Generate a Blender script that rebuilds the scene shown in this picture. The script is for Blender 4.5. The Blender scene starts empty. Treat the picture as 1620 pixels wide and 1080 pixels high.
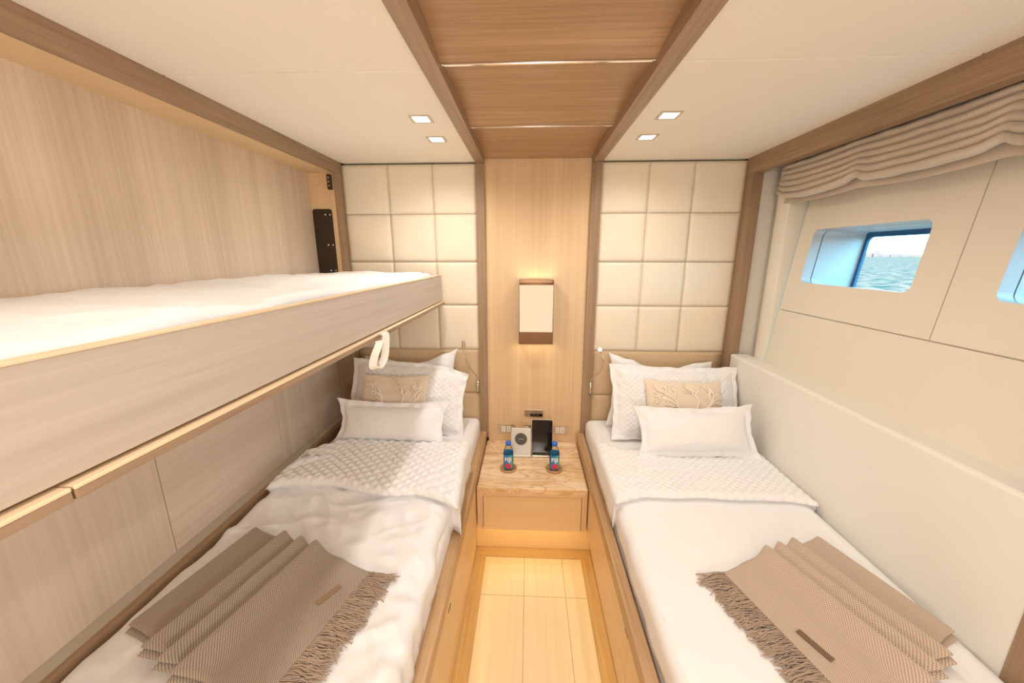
import bpy, bmesh, math, random
from mathutils import Vector, Matrix, noise, Euler

SC = bpy.context.scene
C = SC.collection
LIFT = 1.75            # the room is measured from eye height; floor ends up at z = 0
PI = math.pi
random.seed(7)

# ------------------------------------------------------------------ materials
def mat(name, col, rough=0.5, metal=0.0, spec=0.5, **kw):
    m = bpy.data.materials.new(name); m.use_nodes = True
    b = m.node_tree.nodes['Principled BSDF']
    b.inputs['Base Color'].default_value = (*col, 1)
    b.inputs['Roughness'].default_value = rough
    b.inputs['Metallic'].default_value = metal
    b.inputs['Specular IOR Level'].default_value = spec
    for k, v in kw.items():
        b.inputs[k.replace('_', ' ')].default_value = v
    return m

def nodes(m): return m.node_tree.nodes, m.node_tree.links, m.node_tree.nodes['Principled BSDF']

def wood(name, light, dark, axis, across=55, along=1.6, rough=0.42, contrast=1.0, broad=0.35, bump=0.15):
    """straight-grained veneer; grain runs along axis (0, 1, 2)"""
    m = mat(name, light, rough, spec=0.35)
    N, L, b = nodes(m)
    tc = N.new('ShaderNodeTexCoord'); mp = N.new('ShaderNodeMapping')
    s = [across] * 3; s[axis] = along
    mp.inputs['Scale'].default_value = s
    L.new(tc.outputs['Object'], mp.inputs['Vector'])
    n1 = N.new('ShaderNodeTexNoise'); n1.inputs['Scale'].default_value = 1.0
    n1.inputs['Detail'].default_value = 6; n1.inputs['Roughness'].default_value = 0.62
    n1.inputs['Distortion'].default_value = 0.25
    L.new(mp.outputs['Vector'], n1.inputs['Vector'])
    mp2 = N.new('ShaderNodeMapping'); s2 = [across * 0.16] * 3; s2[axis] = along * 0.35
    mp2.inputs['Scale'].default_value = s2; mp2.inputs['Location'].default_value = (3.1, 7.7, 1.3)
    L.new(tc.outputs['Object'], mp2.inputs['Vector'])
    n2 = N.new('ShaderNodeTexNoise'); n2.inputs['Scale'].default_value = 1.0; n2.inputs['Detail'].default_value = 3
    L.new(mp2.outputs['Vector'], n2.inputs['Vector'])
    r = N.new('ShaderNodeValToRGB')
    r.color_ramp.elements[0].position = 0.5 - 0.2 / contrast; r.color_ramp.elements[0].color = (*dark, 1)
    r.color_ramp.elements[1].position = 0.5 + 0.16 / contrast; r.color_ramp.elements[1].color = (*light, 1)
    mx = N.new('ShaderNodeMix'); mx.data_type = 'FLOAT'; mx.inputs[0].default_value = broad
    L.new(n1.outputs['Fac'], mx.inputs[2]); L.new(n2.outputs['Fac'], mx.inputs[3])
    L.new(mx.outputs[0], r.inputs['Fac']); L.new(r.outputs['Color'], b.inputs['Base Color'])
    bp = N.new('ShaderNodeBump'); bp.inputs['Strength'].default_value = bump; bp.inputs['Distance'].default_value = 0.0008
    L.new(n1.outputs['Fac'], bp.inputs['Height']); L.new(bp.outputs['Normal'], b.inputs['Normal'])
    return m

def fabric(name, col, rough=0.9, scale=900, bump=0.25, dist=0.0006, sheen=0.15, var=0.06, coord='Object'):
    m = mat(name, col, rough, spec=0.2, Sheen_Weight=sheen)
    N, L, b = nodes(m)
    tc = N.new('ShaderNodeTexCoord')
    n1 = N.new('ShaderNodeTexNoise'); n1.inputs['Scale'].default_value = scale; n1.inputs['Detail'].default_value = 2
    L.new(tc.outputs[coord], n1.inputs['Vector'])
    n2 = N.new('ShaderNodeTexNoise'); n2.inputs['Scale'].default_value = 6; n2.inputs['Detail'].default_value = 4
    L.new(tc.outputs[coord], n2.inputs['Vector'])
    mx = N.new('ShaderNodeMix'); mx.data_type = 'RGBA'
    mx.inputs[6].default_value = (*[c * (1 - var) for c in col], 1); mx.inputs[7].default_value = (*[min(1, c * (1 + var)) for c in col], 1)
    L.new(n2.outputs['Fac'], mx.inputs[0]); L.new(mx.outputs[2], b.inputs['Base Color'])
    bp = N.new('ShaderNodeBump'); bp.inputs['Strength'].default_value = bump; bp.inputs['Distance'].default_value = dist
    L.new(n1.outputs['Fac'], bp.inputs['Height']); L.new(bp.outputs['Normal'], b.inputs['Normal'])
    return m

def mathn(N, L, op, a, b=None):
    n = N.new('ShaderNodeMath'); n.operation = op
    for i, v in enumerate((a, b)):
        if v is None: continue
        if isinstance(v, (int, float)): n.inputs[i].default_value = v
        else: L.new(v, n.inputs[i])
    return n.outputs[0]

def weave(name, light, dark, cell=0.0044):
    """basket weave: little light stitches on a darker ground, UV in metres"""
    m = mat(name, light, 0.95, spec=0.15, Sheen_Weight=0.2)
    N, L, b = nodes(m)
    uv = N.new('ShaderNodeUVMap'); sp = N.new('ShaderNodeSeparateXYZ'); L.new(uv.outputs['UV'], sp.inputs[0])
    k = 2 * PI / cell
    a = mathn(N, L, 'ADD', sp.outputs['X'], sp.outputs['Y']); c = mathn(N, L, 'SUBTRACT', sp.outputs['X'], sp.outputs['Y'])
    s1 = mathn(N, L, 'SINE', mathn(N, L, 'MULTIPLY', sp.outputs['X'], k * 0.72)); s2 = mathn(N, L, 'SINE', mathn(N, L, 'MULTIPLY', sp.outputs['Y'], k * 0.72))
    p = mathn(N, L, 'MULTIPLY', s1, s2)
    f = mathn(N, L, 'ADD', mathn(N, L, 'MULTIPLY', p, 0.5), 0.5)
    r = N.new('ShaderNodeValToRGB'); r.color_ramp.elements[0].position = 0.42; r.color_ramp.elements[1].position = 0.72
    r.color_ramp.elements[0].color = (*dark, 1); r.color_ramp.elements[1].color = (*light, 1)
    L.new(f, r.inputs['Fac']); L.new(r.outputs['Color'], b.inputs['Base Color'])
    bp = N.new('ShaderNodeBump'); bp.inputs['Strength'].default_value = 0.5; bp.inputs['Distance'].default_value = 0.001
    L.new(f, bp.inputs['Height']); L.new(bp.outputs['Normal'], b.inputs['Normal'])
    return m

def emit(name, col, s):
    m = bpy.data.materials.new(name); m.use_nodes = True
    N, L = m.node_tree.nodes, m.node_tree.links
    N.remove(N['Principled BSDF']); e = N.new('ShaderNodeEmission')
    e.inputs['Color'].default_value = (*col, 1); e.inputs['Strength'].default_value = s
    L.new(e.outputs[0], N['Material Output'].inputs['Surface'])
    return m

PALE_L, PALE_D = (0.74, 0.62, 0.49), (0.565, 0.45, 0.34)
M = {
 'pale_z': wood('pale oak veneer upright grain', PALE_L, PALE_D, 2, across=75, along=1.2, contrast=1.2, broad=0.45),
 'pale_y': wood('pale oak veneer level grain', PALE_L, PALE_D, 1, across=75, along=1.2, contrast=1.0, broad=0.45),
 'board_y': wood('bunk board oak veneer', (0.62, 0.54, 0.46), (0.48, 0.40, 0.325), 1, across=75, along=1.2, broad=0.45),
 'low_y': wood('lower wall veneer level grain', (0.78, 0.67, 0.56), (0.63, 0.515, 0.41), 1, across=75, along=1.2, broad=0.45),
 'low_z': wood('lower wall veneer upright grain', (0.78, 0.67, 0.56), (0.63, 0.515, 0.41), 2, across=75, along=1.2, broad=0.45),
 'warm_z': wood('honey oak veneer upright grain', (0.80, 0.60, 0.37), (0.64, 0.44, 0.25), 2, across=60, along=0.8, contrast=0.9, broad=0.5, rough=0.35),
 'warm_x': wood('honey oak veneer crosswise grain', (0.78, 0.58, 0.34), (0.69, 0.49, 0.27), 0, across=60, along=0.8, contrast=0.8, broad=0.5, rough=0.35),
 'warm_y': wood('honey oak veneer long grain', (0.78, 0.58, 0.34), (0.69, 0.49, 0.27), 1, across=60, along=0.8, contrast=0.8, broad=0.5, rough=0.35),
 'brown_z': wood('brown oak upright grain', (0.40, 0.275, 0.175), (0.25, 0.16, 0.095), 2, across=110, along=3, rough=0.38),
 'brown_y': wood('brown oak long grain', (0.40, 0.275, 0.175), (0.25, 0.16, 0.095), 1, across=110, along=3, rough=0.38),
 'brown_x': wood('brown oak crosswise grain', (0.52, 0.33, 0.185), (0.33, 0.195, 0.10), 0, across=90, along=2.5, rough=0.36, broad=0.3),
 'rail_y': wood('oak rail long grain', (0.60, 0.39, 0.205), (0.34, 0.205, 0.10), 1, across=85, along=2.5, rough=0.36),
 'kerb_y': wood('oak kerb long grain', (0.62, 0.41, 0.19), (0.42, 0.26, 0.11), 1, across=110, along=3, rough=0.4),
 'kerb_x': wood('oak kerb crosswise grain', (0.62, 0.41, 0.19), (0.42, 0.26, 0.11), 0, across=110, along=3, rough=0.4),
 'ledge_y': wood('light sawn edge', (0.85, 0.68, 0.46), (0.7, 0.52, 0.34), 1, across=90, along=2),
 'leather': fabric('cream padded leather', (0.82, 0.74, 0.60), rough=0.55, scale=500, bump=0.1, sheen=0.05, var=0.03),
 'tan': fabric('tan leather', (0.62, 0.47, 0.30), rough=0.5, scale=500, bump=0.1, sheen=0.0, var=0.03),
 'ceil': fabric('cream ceiling leather', (0.87, 0.82, 0.725), rough=0.7, scale=400, bump=0.1, sheen=0.0, var=0.02),
 'side': fabric('ivory side padding', (0.79, 0.775, 0.715), rough=0.6, scale=400, bump=0.08, sheen=0.0, var=0.02),
 'wallpaint': fabric('sand lining panel', (0.75, 0.705, 0.61), rough=0.6, scale=300, bump=0.05, sheen=0.0, var=0.02),
 'greytrim': mat('putty grey ledge', (0.52, 0.48, 0.40), 0.6),
 'sheet': fabric('white cotton', (0.825, 0.84, 0.86), scale=1500, bump=0.1, dist=0.0003, var=0.015),
 'quilt': fabric('white quilted cotton', (0.83, 0.84, 0.855), scale=1500, bump=0.12, dist=0.0003, var=0.015),
 'linen': fabric('sand linen', (0.77, 0.665, 0.545), scale=900, bump=0.3, var=0.05),
 'thread': fabric('ivory embroidery', (0.88, 0.80, 0.68), scale=1500, bump=0.2),
 'throw_l': weave('greige woven wool', (0.52, 0.45, 0.365), (0.225, 0.18, 0.14)),
 'throw_r': weave('taupe woven wool', (0.65, 0.53, 0.43), (0.37, 0.285, 0.22)),
 'fringe': fabric('taupe yarn', (0.43, 0.33, 0.255), scale=800, bump=0.3, var=0.1),
 'tag': mat('brown stitched tag', (0.17, 0.11, 0.065), 0.8),
 'blind': fabric('greige blind cloth', (0.56, 0.48, 0.39), scale=700, bump=0.5, dist=0.001, sheen=0.3, var=0.1),
 'bronze': mat('brushed bronze', (0.22, 0.13, 0.075), 0.32, 1.0),
 'chrome': mat('chrome', (0.85, 0.82, 0.78), 0.12, 1.0),
 'nickel': mat('satin nickel', (0.62, 0.57, 0.50), 0.3, 1.0),
 'dark': mat('blackened steel', (0.045, 0.03, 0.02), 0.4, 0.3),
 'gap': mat('shadow gap', (0.05, 0.035, 0.025), 0.9),
 'white': mat('white plastic', (0.85, 0.83, 0.78), 0.35),
 'silver': mat('silver plastic', (0.72, 0.71, 0.69), 0.35, 0.2),
 'disc': mat('charcoal disc', (0.10, 0.095, 0.09), 0.6),
 'screen': mat('black glass', (0.012, 0.010, 0.009), 0.08, 0, 0.45),
 'cork': wood('coaster wood', (0.58, 0.35, 0.17), (0.42, 0.24, 0.11), 0, across=60, along=10),
 'bluecap': mat('blue cap', (0.02, 0.16, 0.72), 0.35),
 'label_blue': mat('blue bottle label', (0.03, 0.22, 0.50), 0.4),
 'label_teal': mat('teal bottle label', (0.06, 0.40, 0.55), 0.4),
 'label_red': mat('red flower print', (0.80, 0.02, 0.05), 0.45),
 'label_white': mat('white print', (0.9, 0.9, 0.9), 0.5),
 'strap': fabric('white webbing', (0.84, 0.80, 0.73), scale=900),
 'liner': mat('white porthole lining', (0.50, 0.47, 0.45), 0.4),
 'gasket': mat('dark blue window seal', (0.02, 0.10, 0.22), 0.5),
 'lamp': emit('downlight lens', (1.0, 0.93, 0.80), 14),
 'readlamp': emit('reading light lens', (1.0, 0.95, 0.88), 12),
 'led': emit('warm strip light', (1.0, 0.72, 0.26), 3),
 'shade': emit('lit lamp shade', (1.0, 0.76, 0.50), 1.05),
}

# travertine
def stone():
    m = mat('travertine', (0.78, 0.58, 0.38), 0.18, spec=0.6)
    N, L, b = nodes(m)
    tc = N.new('ShaderNodeTexCoord'); mp = N.new('ShaderNodeMapping'); mp.inputs['Scale'].default_value = (2.2, 9, 9)
    mp.inputs['Rotation'].default_value = (0, 0, 0.12)
    L.new(tc.outputs['Object'], mp.inputs['Vector'])
    n = N.new('ShaderNodeTexNoise'); n.inputs['Scale'].default_value = 1.3; n.inputs['Detail'].default_value = 7; n.inputs['Distortion'].default_value = 1.2
    L.new(mp.outputs[0], n.inputs['Vector'])
    r = N.new('ShaderNodeValToRGB'); e = r.color_ramp.elements
    e[0].position = 0.34; e[0].color = (0.62, 0.40, 0.21, 1); e[1].position = 0.66; e[1].color = (0.86, 0.70, 0.50, 1)
    x = e.new(0.47); x.color = (0.80, 0.60, 0.38, 1); x = e.new(0.50); x.color = (0.60, 0.38, 0.19, 1); x = e.new(0.525); x.color = (0.80, 0.61, 0.40, 1)
    L.new(n.outputs['Fac'], r.inputs['Fac']); L.new(r.outputs['Color'], b.inputs['Base Color'])
    return m
M['stone'] = stone()

def floorwood():
    m = wood('bleached oak floor', (0.78, 0.68, 0.49), (0.67, 0.55, 0.37), 1, across=70, along=1.5, contrast=0.8, rough=0.4)
    N, L, b = nodes(m)
    src = b.inputs['Base Color'].links[0].from_socket
    tc = N.new('ShaderNodeTexCoord'); sp = N.new('ShaderNodeSeparateXYZ'); L.new(tc.outputs['Object'], sp.inputs[0])
    f = None
    for ax, v in (('X', -0.010), ('X', 0.210), ('Y', 1.60), ('Y', 0.4)):
        d = mathn(N, L, 'ABSOLUTE', mathn(N, L, 'SUBTRACT', sp.outputs[ax], v))
        g = mathn(N, L, 'LESS_THAN', d, 0.0011)
        f = g if f is None else mathn(N, L, 'MAXIMUM', f, g)
    mx = N.new('ShaderNodeMix'); mx.data_type = 'RGBA'; mx.inputs[7].default_value = (0.30, 0.19, 0.09, 1)
    L.new(f, mx.inputs[0]); L.new(src, mx.inputs[6]); L.new(mx.outputs[2], b.inputs['Base Color'])
    return m
M['floor'] = floorwood()

def water():
    m = mat('sea water', (0.02, 0.32, 0.36), 0.9, spec=0.0)
    N, L, b = nodes(m)
    tc = N.new('ShaderNodeTexCoord'); mp = N.new('ShaderNodeMapping'); mp.inputs['Scale'].default_value = (1.6, 0.8, 1)
    L.new(tc.outputs['Object'], mp.inputs['Vector'])
    n = N.new('ShaderNodeTexNoise'); n.inputs['Scale'].default_value = 0.7; n.inputs['Detail'].default_value = 10; n.inputs['Roughness'].default_value = 0.68
    L.new(mp.outputs[0], n.inputs['Vector'])
    r = N.new('ShaderNodeValToRGB'); r.color_ramp.elements[0].position = 0.44; r.color_ramp.elements[0].color = (0.035, 0.050, 0.040, 1)
    r.color_ramp.elements[1].position = 0.57; r.color_ramp.elements[1].color = (0.30, 0.125, 0.090, 1)  # pale patches paint white wave highlights into the colour
    L.new(n.outputs['Fac'], r.inputs['Fac']); L.new(r.outputs['Color'], b.inputs['Base Color'])
    bp = N.new('ShaderNodeBump'); bp.inputs["Strength"].default_value = 0.4; bp.inputs["Distance"].default_value = 0.2
    L.new(n.outputs['Fac'], bp.inputs['Height']); L.new(bp.outputs['Normal'], b.inputs['Normal'])
    return m
M['water'] = water()
M['haze'] = mat('hazy concrete', (0.46, 0.185, 0.137), 0.9, spec=0)

def glassmat():
    m = bpy.data.materials.new('window glass'); m.use_nodes = True
    N, L = m.node_tree.nodes, m.node_tree.links; N.remove(N['Principled BSDF'])
    t = N.new('ShaderNodeBsdfTransparent'); t.inputs['Color'].default_value = (0.86, 0.97, 1, 1)
    g = N.new('ShaderNodeBsdfGlossy'); g.inputs['Roughness'].default_value = 0.02
    fr = N.new('ShaderNodeFresnel'); fr.inputs['IOR'].default_value = 1.45
    mx = N.new('ShaderNodeMixShader'); L.new(fr.outputs[0], mx.inputs[0]); L.new(t.outputs[0], mx.inputs[1]); L.new(g.outputs[0], mx.inputs[2])
    L.new(mx.outputs[0], N['Material Output'].inputs['Surface'])
    return m
M['glass'] = glassmat()
def bottlemat():
    m = bpy.data.materials.new('clear bottle'); m.use_nodes = True
    N, L = m.node_tree.nodes, m.node_tree.links; N.remove(N['Principled BSDF'])
    t = N.new('ShaderNodeBsdfTransparent'); t.inputs['Color'].default_value = (0.93, 0.97, 0.98, 1)
    g = N.new('ShaderNodeBsdfGlossy'); g.inputs['Roughness'].default_value = 0.05
    fr = N.new('ShaderNodeLayerWeight'); fr.inputs['Blend'].default_value = 0.12
    mx = N.new('ShaderNodeMixShader'); L.new(fr.outputs['Fresnel'], mx.inputs[0]); L.new(t.outputs[0], mx.inputs[1]); L.new(g.outputs[0], mx.inputs[2])
    L.new(mx.outputs[0], N['Material Output'].inputs['Surface'])
    return m
M['bottle'] = bottlemat()

# ------------------------------------------------------------------ builders
def root(name, label, cat, loc, group=None, kind=None):
    o = bpy.data.objects.new(name, None); C.objects.link(o); o.location = loc
    o.empty_display_size = 0.05
    tag(o, label, cat, group, kind); return o

def tag(o, label=None, cat=None, group=None, kind=None):
    if label: o['label'] = label
    if cat: o['category'] = cat
    if group: o['group'] = group
    if kind: o['kind'] = kind
    return o

def wloc(o):
    v = Vector((0, 0, 0))
    while o is not None: v += Vector(o.location); o = o.parent
    return v

def link(name, verts, faces, m, parent=None, smooth=False, origin=None, bevel=0, subsurf=0, solid=0, solid_off=-1, uvs=None):
    """world-coordinate geometry -> one mesh object; origin (world) is where the object's own origin sits"""
    base = wloc(parent) if parent is not None else Vector((0, 0, 0))
    org = Vector(origin) if origin is not None else base
    me = bpy.data.meshes.new(name)
    me.from_pydata([tuple(Vector(v) - org) for v in verts], [], faces)
    if uvs is not None:
        lay = me.uv_layers.new(name='UVMap')
        for lp in me.loops: lay.data[lp.index].uv = uvs[lp.vertex_index]
    bm = bmesh.new(); bm.from_mesh(me); bmesh.ops.recalc_face_normals(bm, faces=bm.faces) if solid == 0 else None
    bm.to_mesh(me); bm.free()
    for p in me.polygons: p.use_smooth = smooth
    if not isinstance(m, (list, tuple)): m = [m]
    for x in m: me.materials.append(x)
    o = bpy.data.objects.new(name, me); C.objects.link(o)
    if parent is not None: o.parent = parent
    o.location = org - base
    if solid:
        md = o.modifiers.new('solid', 'SOLIDIFY'); md.thickness = solid; md.offset = solid_off
    if bevel:
        md = o.modifiers.new('bevel', 'BEVEL'); md.width = bevel; md.segments = 2; md.limit_method = 'ANGLE'
    if subsurf:
        md = o.modifiers.new('sub', 'SUBSURF'); md.levels = subsurf; md.render_levels = subsurf
    return o

class G:
    def __init__(s): s.v = []; s.f = []
    def add(s, v, f):
        k = len(s.v); s.v += [tuple(x) for x in v]; s.f += [tuple(i + k for i in q) for q in f]; return s
    def box(s, x0, x1, y0, y1, z0, z1, M4=None):
        v = [(x, y, z) for z in (z0, z1) for y in (y0, y1) for x in (x0, x1)]
        if M4 is not None: v = [M4 @ Vector(p) for p in v]
        return s.add(v, [(0, 2, 3, 1), (4, 5, 7, 6), (0, 1, 5, 4), (2, 6, 7, 3), (0, 4, 6, 2), (1, 3, 7, 5)])
    def hexa(s, lo, hi):
        """lo, hi: 4 points each, same winding"""
        return s.add(list(lo) + list(hi), [(0, 1, 2, 3)[::-1], (4, 5, 6, 7)] + [(i, (i + 1) % 4, (i + 1) % 4 + 4, i + 4) for i in range(4)])
    def lathe(s, cx, cy, prof, n=32, sup=2.0, caps=True):
        """prof: (r, z, squareness); squareness 2 = circle"""
        v = []; f = []
        for p in prof:
            r, z = p[0], p[1]; e = p[2] if len(p) > 2 else sup
            for i in range(n):
                a = 2 * PI * i / n; ca, sa = math.cos(a), math.sin(a)
                k = (abs(ca) ** e + abs(sa) ** e) ** (-1 / e)
                v.append((cx + r * k * ca, cy + r * k * sa, z))
        for j in range(len(prof) - 1):
            for i in range(n):
                f.append((j * n + i, j * n + (i + 1) % n, (j + 1) * n + (i + 1) % n, (j + 1) * n + i))
        if caps:
            f.append(tuple(range(n))[::-1]); f.append(tuple(range((len(prof) - 1) * n, len(prof) * n)))
        return s.add(v, f)
    def tube(s, pts, r, n=8, flat=1.0, up=None):
        pts = [Vector(p) for p in pts]; v = []; f = []
        prev = None
        for i, p in enumerate(pts):
            t = (pts[min(i + 1, len(pts) - 1)] - pts[max(i - 1, 0)]).normalized()
            ref = Vector(up) if up else (prev if prev is not None else (Vector((0, 0, 1)) if abs(t.z) < 0.9 else Vector((1, 0, 0))))
            a = t.cross(ref); a = a.normalized() if a.length > 1e-6 else Vector((1, 0, 0)); b = a.cross(t).normalized(); prev = b
            rr = r[i] if isinstance(r, (list, tuple)) else r
            for k in range(n):
                q = 2 * PI * k / n
                v.append(p + a * rr * math.cos(q) + b * rr * flat * math.sin(q))
        for i in range(len(pts) - 1):
            for k in range(n):
                f.append((i * n + k, i * n + (k + 1) % n, (i + 1) * n + (k + 1) % n, (i + 1) * n + k))
        f.append(tuple(range(n))[::-1]); f.append(tuple(range((len(pts) - 1) * n, len(pts) * n)))
        return s.add(v, f)
    def out(s, name, m, parent=None, **k): return link(name, s.v, s.f, m, parent, **k)

def box(name, m, b, parent=None, bevel=0.0015, **k):
    return G().box(*b).out(name, m, parent, bevel=bevel, **k)

def struct(o): o['kind'] = 'structure'; return o

def catmull(pts, per=8):
    pts = [Vector(p) for p in pts]; P = [pts[0] * 2 - pts[1]] + pts + [pts[-1] * 2 - pts[-2]]; out = []
    for i in range(1, len(P) - 2):
        for k in range(per):
            t = k / per; a, b, c, d = P[i - 1], P[i], P[i + 1], P[i + 2]
            out.append(0.5 * ((2 * b) + (c - a) * t + (2 * a - 5 * b + 4 * c - d) * t * t + (3 * b - a - 3 * c + d) * t ** 3))
    out.append(pts[-1]); return out

def nz(x, y, z=0.0): return noise.noise(Vector((x, y, z)))
def grid_faces(nu, nv, off=0): return [(off + j * nu + i, off + j * nu + i + 1, off + (j + 1) * nu + i + 1, off + (j + 1) * nu + i) for j in range(nv - 1) for i in range(nu - 1)]

# ------------------------------------------------------------------ room shell
Z_FLOOR, Z_CEIL, Y_WALL = -1.75, 0.53, 2.31
struct(box('floor', M['floor'], (-1.35, 1.35, -1.1, 2.45, -1.80, Z_FLOOR), bevel=0))
# kerb strips round the floor
struct(box('trim_1', M['kerb_y'], (-0.300, -0.240, 0.2, 1.853, -1.7505, -1.742)))
struct(box('trim_2', M['kerb_y'], (0.322, 0.385, 0.2, 1.853, -1.7505, -1.742)))
struct(box('trim_3', M['kerb_x'], (-0.300, 0.385, 1.853, 1.925, -1.7505, -1.742)))
# ceiling panels under an added slab that blocks sky light
struct(box('ceiling', M['ceil'], (-1.109, -0.315, 1.2195, 2.40, Z_CEIL, 0.62), bevel=0.004))
struct(box('ceiling', M['ceil'], (-1.109, -0.315, -1.1, 1.2155, Z_CEIL, 0.62), bevel=0.004))
struct(box('ceiling', M['ceil'], (0.414, 1.222, 1.2025, 2.40, Z_CEIL, 0.62), bevel=0.004))
struct(box('ceiling', M['ceil'], (0.414, 1.222, -1.1, 1.1985, Z_CEIL, 0.62), bevel=0.004))
struct(box('ceiling', M['gap'], (-1.6, 2.0, -1.3, 2.6, 0.62, 0.70), bevel=0))
# long ceiling beams and the wood posts under them
struct(box('trim_4', M['brown_y'], (-0.315, -0.262, -1.1, 2.36, 0.522, 0.62)))
struct(box('trim_5', M['brown_y'], (0.357, 0.414, -1.1, 2.36, 0.522, 0.62)))
struct(box('trim_6', M['brown_z'], (-0.315, -0.264, 2.288, 2.36, -1.20, 0.522)))
struct(box('trim_7', M['brown_z'], (0.355, 0.414, 2.288, 2.36, -1.20, 0.522)))
# end wall: honey panel between the posts plus plain backing
wb = struct(box('wall_back', M['warm_z'], (-0.264, 0.355, Y_WALL, 2.40, -1.75, 0.62), bevel=0))
struct(box('wall_back', M['gap'], (-1.6, 2.0, 2.40, 2.5, -1.8, 0.62), bevel=0))  # outer shell box added to block outside light
struct(box('wall_left', M['gap'], (-1.45, -1.40, -1.1, 2.4, -1.8, 0.62), bevel=0))  # left shell box, also added against outside light
struct(box('wall_front', M['pale_z'], (-1.45, 2.0, -1.2, -1.1, -1.8, 0.62), bevel=0))
struct(box('wall_left', M['pale_z'], (-1.40, -1.10, -1.1, -0.30, -1.75, 0.53), bevel=0))
struct(box('wall_right', M['pale_z'], (1.10, 1.80, -1.1, -0.10, -1.75, 0.53), bevel=0))

# arched veneer boards between the beams
def ceiling_board(y0, y1, k):
    nx, ny = 4, 24; v = []; f = []
    for lay in (0, 1):
        for j in range(ny + 1):
            t = j / ny; z = 0.546 + 0.030 * math.sin(PI * t) ** 0.8 if not lay else 0.60
            for i in range(nx + 1):
                v.append((-0.262 + 0.619 * i / nx, y0 + (y1 - y0) * t, z))
    n = (nx + 1) * (ny + 1)
    f += grid_faces(nx + 1, ny + 1); f += [q[::-1] for q in grid_faces(nx + 1, ny + 1, n)]
    for i in range(nx): f.append((i, i + 1, n + i + 1, n + i)); j = ny * (nx + 1); f.append((j + i, j + i + 1, n + j + i + 1, n + j + i))
    for j in range(ny):
        a, b = j * (nx + 1), (j + 1) * (nx + 1); f.append((a, b, n + b, n + a)); f.append((a + nx, b + nx, n + b + nx, n + a + nx))
    return struct(link('trim_%d' % k, v, f, M['brown_x'], smooth=False))
ys = [2.309, 1.762, 1.222, 0.682, 0.142, -0.40, -0.94]
for i in range(len(ys) - 1):
    ceiling_board(ys[i + 1] + 0.006, ys[i] - 0.006, 8 + i)
    if i < 5:
        struct(box('trim_%d' % (20 + i), M['chrome'], (-0.262, 0.357, ys[i + 1] - 0.0045, ys[i + 1] + 0.0045, 0.541, 0.60), bevel=0.001))

# ------------------------------------------------------------------ padded end-wall panels
def pad(x0, x1, z0, z1, y, puff=0.0065, n=14):
    """one padded square facing the room (-y)"""
    v = []; g = 0.0012
    for lay in (0, 1):
        for j in range(n + 1):
            for i in range(n + 1):
                u, w = 2 * i / n - 1, 2 * j / n - 1
                d = puff * (1 - abs(u) ** 5) * (1 - abs(w) ** 5) ** 1.0
                v.append((x0 + g + (x1 - x0 - 2 * g) * i / n, (y - d - 0.003) if not lay else y + 0.03, z0 + g + (z1 - z0 - 2 * g) * j / n))
    N_ = (n + 1) ** 2
    f = grid_faces(n + 1, n + 1) + [q[::-1] for q in grid_faces(n + 1, n + 1, N_)]
    for i in range(n):
        f.append((i, i + 1, N_ + i + 1, N_ + i)); j = n * (n + 1); f.append((j + i, j + i + 1, N_ + j + i + 1, N_ + j + i))
        a, b = i * (n + 1), (i + 1) * (n + 1); f.append((a, b, N_ + b, N_ + a)); f.append((a + n, b + n, N_ + b + n, N_ + a + n))
    return v, f
rows = [0.521, 0.244, -0.035, -0.301, -0.587]
def headwall(xs, label, rx):
    r = root('padded_wall_panel', label, 'wall panel', (rx, 2.33, -1.2))
    box('backing_board', M['gap'], (xs[0], xs[-1], 2.33, 2.39, -1.75, 0.525), r, bevel=0)
    for a in range(3):
        for b in range(4):
            v, f = pad(xs[a], xs[a + 1], rows[b + 1], rows[b], 2.30)
            link('padded_tile', v, f, M['leather'], r, smooth=True)
    for z0, z1 in ((-0.885, -0.587), (-1.19, -0.885)):
        v, f = pad(xs[0], xs[-1], z0, z1, 2.30, 0.004)
        link('tan_panel', v, f, M['tan'], r, smooth=True)['label'] = 'flat tan leather strip below the cream squares'
    return r
headwall([-1.109, -0.837, -0.570, -0.315], 'cream padded leather wall panel of squares behind the bed beneath the bunk', -0.71)
headwall([0.414, 0.683, 0.936, 1.219], 'cream padded leather wall panel of squares behind the bed beside the windows', 0.82)

# ------------------------------------------------------------------ left side: alcove, frame, lower wall
wl = struct(box('wall_left', M['pale_z'], (-1.40, -1.28, -0.30, 2.40, -0.30, 0.62), bevel=0))
struct(box('trim_14', M['warm_y'], (-1.28, -1.135, -0.30, 2.24, 0.468, 0.62), bevel=0))          # alcove soffit
struct(box('trim_15', M['warm_z'], (-1.28, -1.135, 2.24, 2.40, -0.30, 0.468), bevel=0))          # alcove end
struct(G().box(-1.280, -1.215, 2.232, 2.2405, 0.40, 0.468).out('trim_16', M['warm_x'], bevel=0.001))
struct(box('trim_17', M['brown_y'], (-1.135, -1.109, -0.30, 2.30, 0.466, 0.62)))
struct(box('trim_18', M['brown_z'], (-1.135, -1.109, 2.238, 2.33, -1.20, 0.466)))
struct(box('trim_19', M['brown_z'], (-1.30, -1.136, 2.275, 2.33, -1.20, -0.30)))
lw = struct(box('wall_left', M['gap'], (-1.40, -1.262, -0.30, 2.40, -1.75, -0.30), bevel=0))
for y0, y1, mm in ((-0.30, 0.45, 'low_z'), (0.453, 1.064, 'low_z'), (1.067, 1.661, 'low_y'), (1.664, 2.272, 'low_z')):
    box('wall_board', M[mm], (-1.262, -1.25, y0, y1, -1.03, -0.302), lw, bevel=0.0012)
struct(box('trim_25', M['greytrim'], (-1.262, -1.197, 0.2, 2.275, -1.10, -1.030)))
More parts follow.
